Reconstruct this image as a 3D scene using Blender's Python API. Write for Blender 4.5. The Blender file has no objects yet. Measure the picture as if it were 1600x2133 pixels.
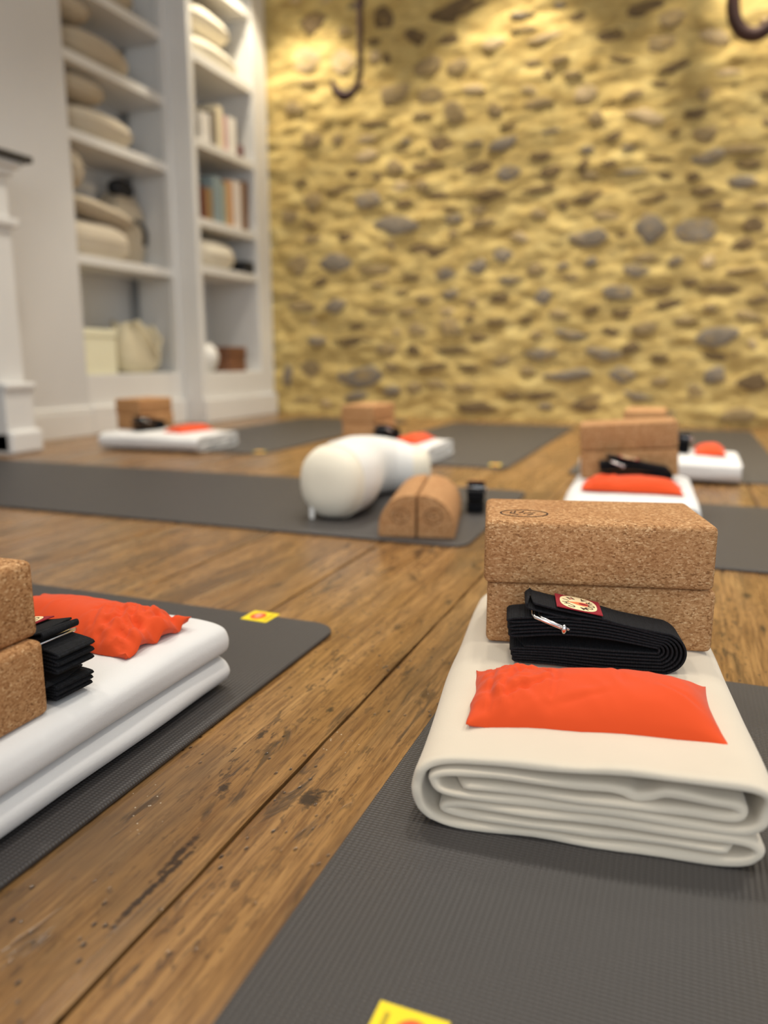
import bpy, bmesh, math, random
from mathutils import Vector, Matrix, noise, Euler

random.seed(7)
S = bpy.context.scene
COL = S.collection
D = bpy.data
R = math.radians
PI = math.pi

# ------------------------------------------------------------------ camera, world, lights, exposure
cam_data = D.cameras.new('camera')
cam = D.objects.new('camera', cam_data)
COL.objects.link(cam)
cam.location = (0.0, 0.0, 0.345)
cam.rotation_euler = (R(90 - 11.362), 0.0, R(21.291))
cam_data.sensor_fit = 'HORIZONTAL'
cam_data.sensor_width = 36.0
cam_data.lens = 36.0
cam_data.clip_start = 0.02
cam_data.dof.use_dof = True
cam_data.dof.focus_distance = 0.665
cam_data.dof.aperture_fstop = 3.9
S.camera = cam

w = D.worlds.new('world')
S.world = w
w.use_nodes = True
bg = w.node_tree.nodes['Background']
bg.inputs['Color'].default_value = (0.90, 0.95, 1.0, 1)
bg.inputs['Strength'].default_value = 0.42

S.view_settings.view_transform = 'Standard'
S.view_settings.look = 'None'
S.view_settings.exposure = 0.55
S.view_settings.gamma = 1.0
S.view_settings.use_curve_mapping = False


def area_light(name, loc, target, size, power, colour):
    l = D.lights.new(name, 'AREA')
    l.shape = 'RECTANGLE'
    l.size, l.size_y = size
    l.energy = power
    l.color = colour
    o = D.objects.new(name, l)
    COL.objects.link(o)
    o.location = loc
    o.rotation_euler = (Vector(target) - Vector(loc)).to_track_quat('-Z', 'Y').to_euler()
    return o


def spot_light(name, loc, target, power, colour, angle, blend, radius=0.04):
    l = D.lights.new(name, 'SPOT')
    l.energy = power
    l.color = colour
    l.spot_size = R(angle)
    l.spot_blend = blend
    l.shadow_soft_size = radius
    o = D.objects.new(name, l)
    COL.objects.link(o)
    o.location = loc
    o.rotation_euler = (Vector(target) - Vector(loc)).to_track_quat('-Z', 'Y').to_euler()
    return o


WARM = (1.0, 0.90, 0.72)
# tall windows behind the camera: cool daylight
area_light('window_daylight', (0.9, -2.6, 1.5), (-0.6, 2.0, 0.5), (2.6, 1.8), 38, (0.86, 0.93, 1.0))
# ceiling downlights washing the stone wall
for x in (-2.12, -0.95, 0.14, 1.25):
    spot_light('wall_washer', (x, 3.86, 2.72), (x, 3.93, 0.0), 66, WARM, 78, 0.35)
# ceiling downlights over the mats; farthest row is fill added to brighten far area
for x in (-1.35, -0.2, 1.0):
    for y in (0.35, 1.75, 3.05):
        spot_light('downlight_and_fill', (x, y, 2.70), (x, y, 0.0), 37 if y < 1 else (50 if y < 3 else 68), (1.0, 0.93, 0.82), 98, 0.8, 0.10)

# ------------------------------------------------------------------ materials


class NT:
    def __init__(self, name):
        self.m = D.materials.new(name)
        self.m.use_nodes = True
        self.t = self.m.node_tree
        self.n = self.t.nodes
        self.b = self.n['Principled BSDF']

    def add(self, kind, **kw):
        n = self.n.new(kind)
        for k, v in kw.items():
            setattr(n, k, v)
        return n

    def link(self, a, b):
        self.t.links.new(a, b)

    def coords(self, scale=(1, 1, 1), rnd=0.0, kind='Object'):
        tc = self.add('ShaderNodeTexCoord')
        mp = self.add('ShaderNodeMapping')
        mp.inputs['Scale'].default_value = scale
        src = tc.outputs[kind]
        if rnd:
            oi = self.add('ShaderNodeObjectInfo')
            mul = self.add('ShaderNodeVectorMath', operation='ADD')
            sc = self.add('ShaderNodeVectorMath', operation='SCALE')
            sc.inputs[0].default_value = (13.0 * rnd, 37.0 * rnd, 7.0 * rnd)
            self.link(oi.outputs['Random'], sc.inputs['Scale'])
            self.link(src, mul.inputs[0])
            self.link(sc.outputs[0], mul.inputs[1])
            src = mul.outputs[0]
        self.link(src, mp.inputs['Vector'])
        return mp.outputs[0]

    def noise(self, vec, scale, detail=4, rough=0.55, dist=0.0):
        n = self.add('ShaderNodeTexNoise')
        n.inputs['Scale'].default_value = scale
        n.inputs['Detail'].default_value = detail
        n.inputs['Roughness'].default_value = rough
        n.inputs['Distortion'].default_value = dist
        self.link(vec, n.inputs['Vector'])
        return n.outputs['Fac']

    def voronoi(self, vec, scale, feature='F1', out='Distance', rand=1.0):
        n = self.add('ShaderNodeTexVoronoi', feature=feature)
        n.inputs['Scale'].default_value = scale
        n.inputs['Randomness'].default_value = rand
        self.link(vec, n.inputs['Vector'])
        return n.outputs[out]

    def ramp(self, fac, stops, interp='LINEAR'):
        r = self.add('ShaderNodeValToRGB')
        cr = r.color_ramp
        cr.interpolation = interp
        while len(cr.elements) < len(stops):
            cr.elements.new(0.5)
        for e, (p, c) in zip(cr.elements, stops):
            e.position = p
            e.color = (c, c, c, 1) if not isinstance(c, tuple) else (*c[:3], 1)
        self.link(fac, r.inputs['Fac'])
        return r.outputs['Color']

    def mix(self, fac, a, b, blend='MIX'):
        n = self.add('ShaderNodeMix', data_type='RGBA', blend_type=blend)
        for sock, v in ((n.inputs['Factor'], fac), (n.inputs['A'], a), (n.inputs['B'], b)):
            if hasattr(v, 'is_linked') or hasattr(v, 'links'):
                self.link(v, sock)
            elif isinstance(v, tuple):
                sock.default_value = (*v[:3], 1)
            else:
                sock.default_value = v
        return n.outputs['Result']

    def math(self, op, a, b=0.0):
        n = self.add('ShaderNodeMath', operation=op)
        for i, v in enumerate((a, b)):
            if hasattr(v, 'links'):
                self.link(v, n.inputs[i])
            else:
                n.inputs[i].default_value = v
        return n.outputs[0]

    def bump(self, height, strength=0.3, dist=0.001):
        n = self.add('ShaderNodeBump')
        n.inputs['Strength'].default_value = strength
        n.inputs['Distance'].default_value = dist
        self.link(height, n.inputs['Height'])
        self.link(n.outputs[0], self.b.inputs['Normal'])

    def col(self, c):
        if isinstance(c, tuple):
            self.b.inputs['Base Color'].default_value = (*c[:3], 1)
        else:
            self.link(c, self.b.inputs['Base Color'])

    def rough(self, v):
        if hasattr(v, 'links'):
            self.link(v, self.b.inputs['Roughness'])
        else:
            self.b.inputs['Roughness'].default_value = v


def srgb(r, g, b):
    f = lambda c: c / 12.92 if c <= 0.04045 else ((c + 0.055) / 1.055) ** 2.4
    return tuple(f(v / 255.0) for v in (r, g, b))


def plain(name, c, rough=0.6, metal=0.0, var=0.06, scale=30, bump=0.0, sheen=0.0):
    k = NT(name)
    v = k.coords()
    f = k.noise(v, scale, 4)
    lo = tuple(max(0, x * (1 - var)) for x in c)
    hi = tuple(min(1, x * (1 + var)) for x in c)
    k.col(k.ramp(f, [(0.3, lo), (0.7, hi)]))
    k.rough(rough)
    k.b.inputs['Metallic'].default_value = metal
    if sheen:
        k.b.inputs['Sheen Weight'].default_value = sheen
    if bump:
        k.bump(k.noise(v, scale * 8, 3), bump, 0.002)
    return k.m


KNOTS = [(-0.2591, 0.496, 0.0075, 0.013), (-0.3298, 0.485, 0.005, 0.01), (-0.3094, 0.6459, 0.004, 0.009), (0.1053, 1.2118, 0.008, 0.016), (-0.2541, 0.4987, 0.0065, 0.016), (-0.3119, 0.3996, 0.0035, 0.03), (-0.3061, 0.3824, 0.003, 0.035), (-0.3073, 0.3513, 0.003, 0.03), (-0.347, 0.5755, 0.004, 0.014), (-0.5471, 0.7311, 0.004, 0.006), (0.1145, 1.0611, 0.004, 0.02)]


def make_wood():
    k = NT('old_pine')
    v = k.coords((1, 1, 1), 1.0)
    st = k.coords((1.0, 0.05, 1.0), 1.0)
    st2 = k.coords((1.0, 0.16, 1.0), 1.0)
    base = k.noise(st, 26, 5, 0.6, 0.6)
    c = k.ramp(base, [(0.28, srgb(114, 80, 43)), (0.45, srgb(145, 107, 62)), (0.6, srgb(163, 124, 77)), (0.78, srgb(183, 146, 97))])
    fine = k.noise(st, 230, 4, 0.75, 0.3)
    c = k.mix(k.ramp(fine, [(0.38, 0.85), (0.58, 0.0)]), c, srgb(98, 66, 36))
    # broad greyed, dirty areas
    dirt = k.noise(st2, 9, 5, 0.65, 0.8)
    dm = k.ramp(dirt, [(0.47, 0.0), (0.66, 0.72)])
    c = k.mix(dm, c, srgb(92, 72, 50))
    # short dark grazes along the grain
    gz = k.noise(st2, 42, 4, 0.6, 1.0)
    gm = k.ramp(gz, [(0.60, 0.0), (0.67, 0.7)])
    c = k.mix(gm, c, srgb(50, 38, 28))
    # worm holes
    vo = k.voronoi(k.coords((1.0, 0.6, 1.0), 1.0), 105)
    gate = k.ramp(k.noise(v, 7, 2), [(0.44, 0.0), (0.56, 1.0)])
    hole = k.math('MULTIPLY', k.ramp(vo, [(0.11, 1.0), (0.19, 0.0)]), gate)
    pit = k.noise(k.coords((1.0, 0.3, 1.0), 1.0), 190, 3, 0.6)
    pg = k.ramp(k.noise(st2, 11, 3, 0.6), [(0.40, 0.0), (0.58, 1.0)])
    pits = k.math('MULTIPLY', k.ramp(pit, [(0.56, 0.0), (0.63, 1.0)]), pg)
    c = k.mix(k.math('MULTIPLY', pits, 0.8), c, srgb(62, 46, 32))
    c = k.mix(hole, c, srgb(38, 26, 18))
    # knots
    kn = k.voronoi(k.coords((1.0, 0.62, 1.0), 1.0), 3.6)
    km = k.ramp(kn, [(0.035, 0.95), (0.06, 0.75), (0.12, 0.0)])
    c = k.mix(km, c, srgb(58, 38, 24))
    # the knots and splits of the boards between the mats
    wv = k.coords()
    for (kx, ky, rx, ry) in KNOTS:
        mp = k.add('ShaderNodeMapping')
        mp.inputs['Location'].default_value = (-kx / rx, -ky / ry, 0)
        mp.inputs['Scale'].default_value = (1 / rx, 1 / ry, 0.0)
        k.link(wv, mp.inputs['Vector'])
        ln = k.add('ShaderNodeVectorMath', operation='LENGTH')
        k.link(mp.outputs[0], ln.inputs[0])
        wob = k.math('ADD', ln.outputs['Value'], k.math('MULTIPLY', k.math('SUBTRACT', k.noise(wv, 170, 3), 0.5), 2.2))
        c = k.mix(k.ramp(wob, [(0.35, 0.95), (0.75, 0.55), (1.0, 0.0)]), c, srgb(48, 34, 24))
    # specks of old white paint
    sp = k.voronoi(v, 150)
    sg = k.ramp(k.noise(v, 9, 3), [(0.58, 0.0), (0.66, 1.0)])
    pm = k.math('MULTIPLY', k.ramp(sp, [(0.07, 1.0), (0.12, 0.0)]), sg)
    c = k.mix(pm, c, srgb(205, 192, 170))
    k.col(c)
    k.rough(k.ramp(k.noise(st2, 14, 4), [(0.3, 0.20), (0.7, 0.34)]))
    k.b.inputs['Specular IOR Level'].default_value = 0.55
    h = k.math('SUBTRACT', k.math('MULTIPLY', fine, 0.5), k.math('ADD', k.math('ADD', hole, gm), km))
    k.bump(h, 0.35, 0.0012)
    return k.m


def make_cork():
    k = NT('cork')
    v = k.coords((1.0, 1.0, 1.7), 0.7)
    a = k.voronoi(v, 470, out='Color')
    sep = k.add('ShaderNodeSeparateColor')
    k.link(a, sep.inputs[0])
    c = k.ramp(sep.outputs[0], [(0.0, srgb(128, 88, 52)), (0.15, srgb(160, 114, 72)), (0.5, srgb(180, 135, 90)), (0.85, srgb(194, 150, 104)), (1.0, srgb(216, 178, 132))])
    f = k.noise(v, 700, 3, 0.7)
    c = k.mix(k.ramp(f, [(0.33, 0.55), (0.5, 0.0)]), c, srgb(110, 70, 38))
    big = k.noise(v, 26, 3)
    c = k.mix(k.ramp(big, [(0.35, 0.25), (0.6, 0.0)]), c, srgb(150, 100, 58))
    k.col(c)
    k.rough(0.82)
    k.b.inputs['Specular IOR Level'].default_value = 0.25
    k.bump(k.math('ADD', f, sep.outputs[1]), 0.35, 0.0008)
    return k.m


def make_mat():
    k = NT('ribbed_rubber')
    v = k.coords()
    sx = k.add('ShaderNodeSeparateXYZ')
    k.link(v, sx.inputs[0])
    a = k.math('SINE', k.math('MULTIPLY', sx.outputs[0], 2 * PI / 0.0042))
    b = k.math('SINE', k.math('MULTIPLY', sx.outputs[1], 2 * PI / 0.0030))
    g = k.math('ADD', k.math('MULTIPLY', b, 0.55), k.math('MULTIPLY', a, 0.45))
    n = k.noise(v, 6, 3)
    c = k.mix(k.ramp(g, [(-0.4 + 0.5, 0.0), (1.0, 1.0)]), srgb(57, 54, 53), srgb(72, 69, 68))
    c = k.mix(k.ramp(n, [(0.35, 0.25), (0.65, 0.0)]), c, srgb(54, 51, 50))
    k.col(c)
    k.rough(0.46)
    k.b.inputs['Specular IOR Level'].default_value = 0.5
    k.bump(g, 0.55, 0.0006)
    return k.m


def make_fabric(name, c, weave=900, rough=0.9, sheen=0.3, bump=0.25, var=0.04):
    k = NT(name)
    v = k.coords()
    f = k.noise(v, weave, 2, 0.7)
    big = k.noise(v, 14, 3)
    lo = tuple(x * (1 - var) for x in c)
    col = k.mix(k.ramp(big, [(0.3, 1.0), (0.7, 0.0)]), c, lo)
    k.col(col)
    k.rough(rough)
    k.b.inputs['Sheen Weight'].default_value = sheen
    k.b.inputs['Specular IOR Level'].default_value = 0.2
    k.bump(f, bump, 0.0006)
    return k.m


def make_webbing():
    k = NT('black_webbing')
    v = k.coords()
    sx = k.add('ShaderNodeSeparateXYZ')
    k.link(v, sx.inputs[0])
    a = k.math('SINE', k.math('MULTIPLY', sx.outputs[0], 2 * PI / 0.0022))
    b = k.math('SINE', k.math('MULTIPLY', sx.outputs[1], 2 * PI / 0.0016))
    g = k.math('ADD', a, k.math('MULTIPLY', b, 0.6))
    c = k.mix(k.ramp(k.noise(v, 400, 2), [(0.3, 0.0), (0.7, 1.0)]), (0.0035, 0.0038, 0.0048), (0.010, 0.011, 0.014))
    k.col(c)
    k.rough(0.85)
    k.b.inputs['Specular IOR Level'].default_value = 0.25
    k.bump(g, 0.5, 0.0005)
    return k.m


def make_mortar():
    k = NT('ochre_lime_mortar')
    v = k.coords()
    st = k.coords((1.0, 1.0, 2.2))
    a = k.noise(st, 7, 6, 0.62, 0.5)
    c = k.ramp(a, [(0.25, srgb(158, 132, 80)), (0.45, srgb(196, 170, 108)), (0.6, srgb(216, 192, 126)), (0.8, srgb(224, 204, 144))])
    g = k.noise(st, 22, 4, 0.6)
    c = k.mix(k.ramp(g, [(0.3, 0.55), (0.46, 0.0)]), c, srgb(142, 122, 90))
    k.col(c)
    k.rough(0.95)
    k.b.inputs['Specular IOR Level'].default_value = 0.1
    k.bump(k.noise(v, 60, 5), 0.5, 0.006)
    return k.m


def make_stone(name, c):
    k = NT(name)
    v = k.coords((1, 1, 1), 1.0)
    a = k.noise(v, 1.6, 5, 0.65)
    lo = tuple(x * 0.62 for x in c)
    hi = tuple(min(1, x * 1.35) for x in c)
    col = k.ramp(a, [(0.3, lo), (0.7, hi)])
    sm = k.noise(v, 2.6, 4)
    col = k.mix(k.ramp(sm, [(0.52, 0.0), (0.66, 0.6)]), col, srgb(176, 148, 92))
    k.col(col)
    k.rough(0.9)
    k.b.inputs['Specular IOR Level'].default_value = 0.15
    k.bump(k.noise(v, 12, 4), 0.4, 0.01)
    return k.m


M = {}
M['wood'] = make_wood()
M['cork'] = make_cork()
M['mat'] = make_mat()
M['cream'] = make_fabric('cream_wool', srgb(210, 198, 178), 700, 0.95, 0.25, 0.35)
M['white_wool'] = make_fabric('white_wool', srgb(216, 215, 213), 500, 0.95, 0.15, 0.3)
M['orange'] = make_fabric('orange_cotton', srgb(214, 74, 28), 1600, 0.8, 0.1, 0.2)
M['linen'] = make_fabric('linen', srgb(206, 194, 172), 500, 0.92, 0.2, 0.3)
M['linen_dark'] = make_fabric('natural_linen', srgb(192, 178, 154), 500, 0.92, 0.2, 0.3)
M['canvas'] = make_fabric('canvas', srgb(214, 203, 172), 420, 0.92, 0.1, 0.35)
M['white_cotton'] = make_fabric('white_cotton', srgb(224, 222, 216), 600, 0.9, 0.2, 0.2)
M['cream_cotton'] = make_fabric('cream_cotton', srgb(230, 222, 202), 600, 0.9, 0.2, 0.2)
M['web'] = make_webbing()
M['mortar'] = make_mortar()
M['white_paint'] = plain('white_paint', srgb(226, 224, 219), 0.45, var=0.02, scale=4)
M['wall_paint'] = plain('wall_paint', srgb(214, 212, 208), 0.7, var=0.02, scale=3)
M['ceiling_paint'] = plain('ceiling_paint', srgb(228, 222, 212), 0.8, var=0.02, scale=3)
M['subfloor'] = plain('gap_dirt', srgb(26, 22, 20), 0.95, var=0.5, scale=120)
M['steel'] = plain('polished_steel', (0.78, 0.76, 0.74), 0.22, 1.0, var=0.02)
M['iron'] = plain('brown_iron', srgb(70, 46, 40), 0.6, 0.35, var=0.2, scale=20, bump=0.2)
M['slate'] = plain('black_slate', srgb(48, 46, 46), 0.4, var=0.15, scale=12)
M['black'] = plain('black_leather', (0.012, 0.012, 0.014), 0.6, var=0.2)
M['burn'] = plain('burnt_mark', srgb(52, 30, 16), 0.9, var=0.2, scale=300)
M['label_yellow'] = plain('label_yellow', srgb(244, 216, 22), 0.4, var=0.03)
M['label_orange'] = plain('label_orange', srgb(238, 92, 40), 0.4, var=0.03)
M['label_pink'] = plain('label_pink', srgb(250, 160, 140), 0.4, var=0.03)
M['label_olive'] = plain('label_olive', srgb(176, 152, 20), 0.5, var=0.05)
M['patch_red'] = plain('patch_red', srgb(142, 14, 32), 0.8, var=0.1, scale=300, bump=0.2)
M['patch_cream'] = plain('patch_cream', srgb(236, 214, 168), 0.8, var=0.05, scale=300)
M['patch_orange'] = plain('patch_orange', srgb(222, 120, 70), 0.8, var=0.1, scale=300)
M['patch_ink'] = plain('patch_ink', srgb(78, 56, 40), 0.8, var=0.05, scale=300)
M['hearth_grey'] = plain('grey_hearth', srgb(96, 96, 92), 0.9, var=0.2, scale=10)  # plain dark grey for the panel in the fire opening
TONES = {'g': srgb(136, 126, 112), 'd': srgb(116, 98, 72), 'm': srgb(158, 138, 102), 'l': srgb(196, 174, 136)}  # 'd' brown is darkened to paint in the shade of recessed stones
for t_, c_ in TONES.items():
    M['stone_' + t_] = make_stone({'g': 'grey_stone', 'd': 'shaded_brown_stone', 'm': 'tan_stone', 'l': 'pale_stone'}[t_], c_)

# ------------------------------------------------------------------ object helpers


def link_mesh(name, me, mat=None, parent=None, smooth=False):
    o = D.objects.new(name, me)
    COL.objects.link(o)
    if mat is not None and not me.materials:
        me.materials.append(mat)
    if smooth:
        me.polygons.foreach_set('use_smooth', [True] * len(me.polygons))
    if parent is not None:
        o.parent = parent
    return o


def from_bm(name, bm, mat=None, parent=None, smooth=False):
    me = D.meshes.new(name)
    bm.normal_update()
    bm.to_mesh(me)
    bm.free()
    return link_mesh(name, me, mat, parent, smooth)


def from_data(name, verts, faces, mat=None, parent=None, smooth=False):
    me = D.meshes.new(name)
    me.from_pydata([tuple(v) for v in verts], [], faces)
    bm = bmesh.new()
    bm.from_mesh(me)
    bmesh.ops.recalc_face_normals(bm, faces=bm.faces)
    bm.to_mesh(me)
    bm.free()
    return link_mesh(name, me, mat, parent, smooth)


def tag(o, label=None, category=None, group=None, kind=None):
    if label:
        o['label'] = label
    if category:
        o['category'] = category
    if group:
        o['group'] = group
    if kind:
        o['kind'] = kind
    return o


def thing(name, label, category, loc=(0, 0, 0), rz=0.0, group=None, rot=None):
    o = D.objects.new(name, None)
    o.empty_display_size = 0.03
    COL.objects.link(o)
    o.location = loc
    o.rotation_euler = rot if rot else (0, 0, rz)
    return tag(o, label, category, group)


def kids(o):
    return [c for c in COL.objects if c.parent is o]


def dup(root, loc, rz=0.0, label=None, group=None, scale=None, rot=None):
    r = root.copy()
    COL.objects.link(r)
    r.location = loc
    r.rotation_euler = rot if rot else (0, 0, rz)
    if scale:
        r.scale = scale
    if label:
        r['label'] = label
    if group:
        r['group'] = group
    for ch in kids(root):
        c = ch.copy()
        COL.objects.link(c)
        c.parent = r
        for g in kids(ch):
            d = g.copy()
            COL.objects.link(d)
            d.parent = c
    return r


def bm_box(bm, x0, x1, y0, y1, z0, z1, bevel=0.0, seg=2):
    n = bmesh.ops.create_cube(bm, size=1.0)['verts']
    for v in n:
        v.co = Vector(((x0 + x1) / 2 + v.co.x * (x1 - x0), (y0 + y1) / 2 + v.co.y * (y1 - y0), (z0 + z1) / 2 + v.co.z * (z1 - z0)))
    if bevel:
        es = list({e for v in n for e in v.link_edges})
        bmesh.ops.bevel(bm, geom=es, offset=bevel, segments=seg, profile=0.5, affect='EDGES', clamp_overlap=True)


def box(name, dims, mat, parent=None, bevel=0.0, seg=2, smooth=False):
    bm = bmesh.new()
    bm_box(bm, *dims, bevel=bevel, seg=seg)
    return from_bm(name, bm, mat, parent, smooth)


def catmull(pts, n=6):
    out = []
    P = [Vector(p) for p in pts]
    for i in range(len(P) - 1):
        p0 = P[i - 1] if i > 0 else P[i] * 2 - P[i + 1]
        p1, p2 = P[i], P[i + 1]
        p3 = P[i + 2] if i + 2 < len(P) else P[i + 1] * 2 - P[i]
        for k in range(n):
            t = k / n
            out.append(0.5 * ((2 * p1) + (p2 - p0) * t + (2 * p0 - 5 * p1 + 4 * p2 - p3) * t * t + (3 * p1 - p0 - 3 * p2 + p3) * t ** 3))
    out.append(P[-1])
    return out


def ribbon(name, path, t, depth, rows, mat, parent=None, deform=None, uv_thick=None):
    """cloth strip: a path in the (x, z) plane, thickness t, swept along +y with soft edges"""
    n = len(path)
    L, Rr = [], []
    for i in range(n):
        a = path[max(0, i - 1)]
        b = path[min(n - 1, i + 1)]
        d = (b - a)
        d.normalize()
        nn = Vector((-d.y, d.x))
        L.append((path[i], nn))
    ln = [0.0]
    for i in range(1, n):
        ln.append(ln[-1] + (path[i] - path[i - 1]).length)
    tap = [min(1.0, 0.12 + 0.88 * (min(q, ln[-1] - q) / (t * 1.3)) ** 0.6) if min(q, ln[-1] - q) < t * 1.3 else 1.0 for q in ln]
    ys = [(0.0, 0.35), (t * 0.10, 0.7), (t * 0.35, 0.93), (t * 0.8, 1.0)]
    ys += [(t + (depth - 2 * t) * k / rows, 1.0) for k in range(1, rows)]
    ys += [(depth - t * 0.8, 1.0), (depth - t * 0.35, 0.93), (depth - t * 0.10, 0.7), (depth, 0.35)]
    verts, faces = [], []
    m = len(ys)
    for (p, nn), tp in zip(L, tap):
        for (y, s) in ys:
            for sg in (1, -1):
                q = p + nn * (sg * t * 0.5 * s * tp)
                v = Vector((q.x, y, q.y))
                if tp < 1.0:
                    v.y += (1 - tp) * 0.03 * max(0.0, 1 - y / 0.06)
                if deform:
                    v = deform(v)
                verts.append(v)
    idx = lambda i, j, s: (i * m + j) * 2 + s
    for i in range(n - 1):
        for j in range(m - 1):
            faces.append((idx(i, j, 0), idx(i, j + 1, 0), idx(i + 1, j + 1, 0), idx(i + 1, j, 0)))
            faces.append((idx(i, j, 1), idx(i + 1, j, 1), idx(i + 1, j + 1, 1), idx(i, j + 1, 1)))
        for j in (0, m - 1):
            faces.append((idx(i, j, 0), idx(i + 1, j, 0), idx(i + 1, j, 1), idx(i, j, 1)))
    for i in (0, n - 1):
        for j in range(m - 1):
            faces.append((idx(i, j, 0), idx(i, j, 1), idx(i, j + 1, 1), idx(i, j + 1, 0)))
    return from_data(name, verts, faces, mat, parent, True)


def bm_tube(bm, pts, rad, seg=8, closed=False):
    P = [Vector(p) for p in pts]
    n = len(P)
    rings = []
    up = None
    for i in range(n):
        a = P[(i - 1) % n] if closed else P[max(0, i - 1)]
        b = P[(i + 1) % n] if closed else P[min(n - 1, i + 1)]
        t = (b - a).normalized()
        if up is None:
            up = t.orthogonal().normalized()
        else:
            up = (up - t * up.dot(t)).normalized()
        s = t.cross(up)
        r = rad[i] if isinstance(rad, (list, tuple)) else rad
        rings.append([bm.verts.new(P[i] + (up * math.cos(2 * PI * k / seg) + s * math.sin(2 * PI * k / seg)) * r) for k in range(seg)])
    for i in range(n if closed else n - 1):
        A, B = rings[i], rings[(i + 1) % n]
        for k in range(seg):
            bm.faces.new((A[k], A[(k + 1) % seg], B[(k + 1) % seg], B[k]))
    if not closed:
        bm.faces.new(rings[0][::-1])
        bm.faces.new(rings[-1])


def tube(name, pts, rad, mat, parent=None, seg=10, closed=False):
    bm = bmesh.new()
    bm_tube(bm, pts, rad, seg, closed)
    bmesh.ops.recalc_face_normals(bm, faces=bm.faces)
    return from_bm(name, bm, mat, parent, True)


def lathe(name, prof, mat, parent=None, seg=28):
    verts, faces = [], []
    n = len(prof)
    for i in range(seg):
        a = 2 * PI * i / seg
        for r, z in prof:
            verts.append((r * math.cos(a), r * math.sin(a), z))
    for i in range(seg):
        for j in range(n - 1):
            a, b = i * n + j, ((i + 1) % seg) * n + j
            faces.append((a, b, b + 1, a + 1))
    return from_data(name, verts, faces, mat, parent, True)


def nz(x, y, z=0.0):
    return noise.noise(Vector((x, y, z)))

# ------------------------------------------------------------------ the room: floor
WALL_Y = 4.30
floor = box('floor', (-2.95, 2.3, -1.6, 4.45, -0.06, -0.016), M['subfloor'])
tag(floor, kind='structure')


def plank(x0, x1, k):
    n = 150
    y0, y1 = -1.6, WALL_Y + 0.06
    verts, faces = [], []
    for i in range(n + 1):
        y = y0 + (y1 - y0) * i / n
        el = 0.0010 * nz(k * 5.1, y * 7.0) + 0.0016 * nz(k * 2.3 + 9, y * 23.0)
        er = 0.0010 * nz(k * 5.1 + 31, y * 7.0) + 0.0016 * nz(k * 2.3 + 55, y * 23.0)
        a, b = x0 + 0.0017 + el, x1 - 0.0017 - er
        z = 0.0007 * nz(k * 3.7, y * 0.8)
        verts += [(a, y, -0.022), (a, y, -0.0022), (a + 0.0022, y, z - 0.0004), (a + 0.012, y, z), (b - 0.012, y, z), (b - 0.0022, y, z - 0.0004), (b, y, -0.0022), (b, y, -0.022)]
    for i in range(n):
        for j in range(7):
            a = i * 8 + j
            faces.append((a, a + 1, a + 9, a + 8))
    me = D.meshes.new('plank')
    me.from_pydata(verts, [], [f[::-1] for f in faces])
    return link_mesh('plank', me, M['wood'], floor, False)


PW = 0.2325
for k in range(-11, 11):
    x0 = -0.288 + PW * k
    plank(x0, x0 + PW, k)

# ------------------------------------------------------------------ walls and ceiling
wl = box('wall_left', (-2.86, -2.52, -1.6, 2.785, 0, 2.76), M['wall_paint'])
tag(wl, kind='structure')
wl2 = box('wall_left', (-3.0, -2.86, -1.6, 4.45, 0, 2.76), M['wall_paint'])
tag(wl2, kind='structure')
cl = box('ceiling', (-3.0, 2.3, -1.6, 4.45, 2.76, 2.82), M['ceiling_paint'])
tag(cl, kind='structure')
bb = bmesh.new()
bm_box(bb, -2.53, -2.498, -1.6, 2.785, 0.0, 0.108, 0.003)
bm_box(bb, -2.53, -2.506, -1.6, 2.785, 0.108, 0.13, 0.006)
tag(from_bm('baseboard_left', bb, M['white_paint']), kind='structure')


def wall_relief(x, z):
    p = Vector((x, 0.0, z))
    a = noise.fractal(Vector((x * 4.2, 3.1, z * 8.5)), 0.9, 2.1, 4)
    b = noise.noise(Vector((x * 10.0, 9.7, z * 24.0)))
    c = noise.noise(Vector((x * 26.0, 2.7, z * 48.0)))
    return 0.013 * a + 0.013 * b + 0.006 * c


def build_stone_wall():
    x0, x1, z0, z1, st = -2.42, 2.3, -0.02, 2.76, 0.0165
    nx, nzz = int((x1 - x0) / st), int((z1 - z0) / st)
    verts, faces = [], []
    for j in range(nzz + 1):
        for i in range(nx + 1):
            x, z = x0 + st * i, z0 + st * j
            verts.append((x, WALL_Y - wall_relief(x, z), z))
    for j in range(nzz):
        for i in range(nx):
            a = j * (nx + 1) + i
            faces.append((a, a + 1, a + nx + 2, a + nx + 1))
    n = len(verts)
    verts += [(x0, WALL_Y + 0.2, z0), (x1, WALL_Y + 0.2, z0), (x1, WALL_Y + 0.2, z1), (x0, WALL_Y + 0.2, z1)]
    faces.append((n + 1, n, n + 3, n + 2))
    me = D.meshes.new('wall_back')
    me.from_pydata(verts, [], faces)
    o = link_mesh('wall_back', me, M['mortar'], None, True)
    tag(o, kind='structure')
    return o


wall_back = build_stone_wall()


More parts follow.
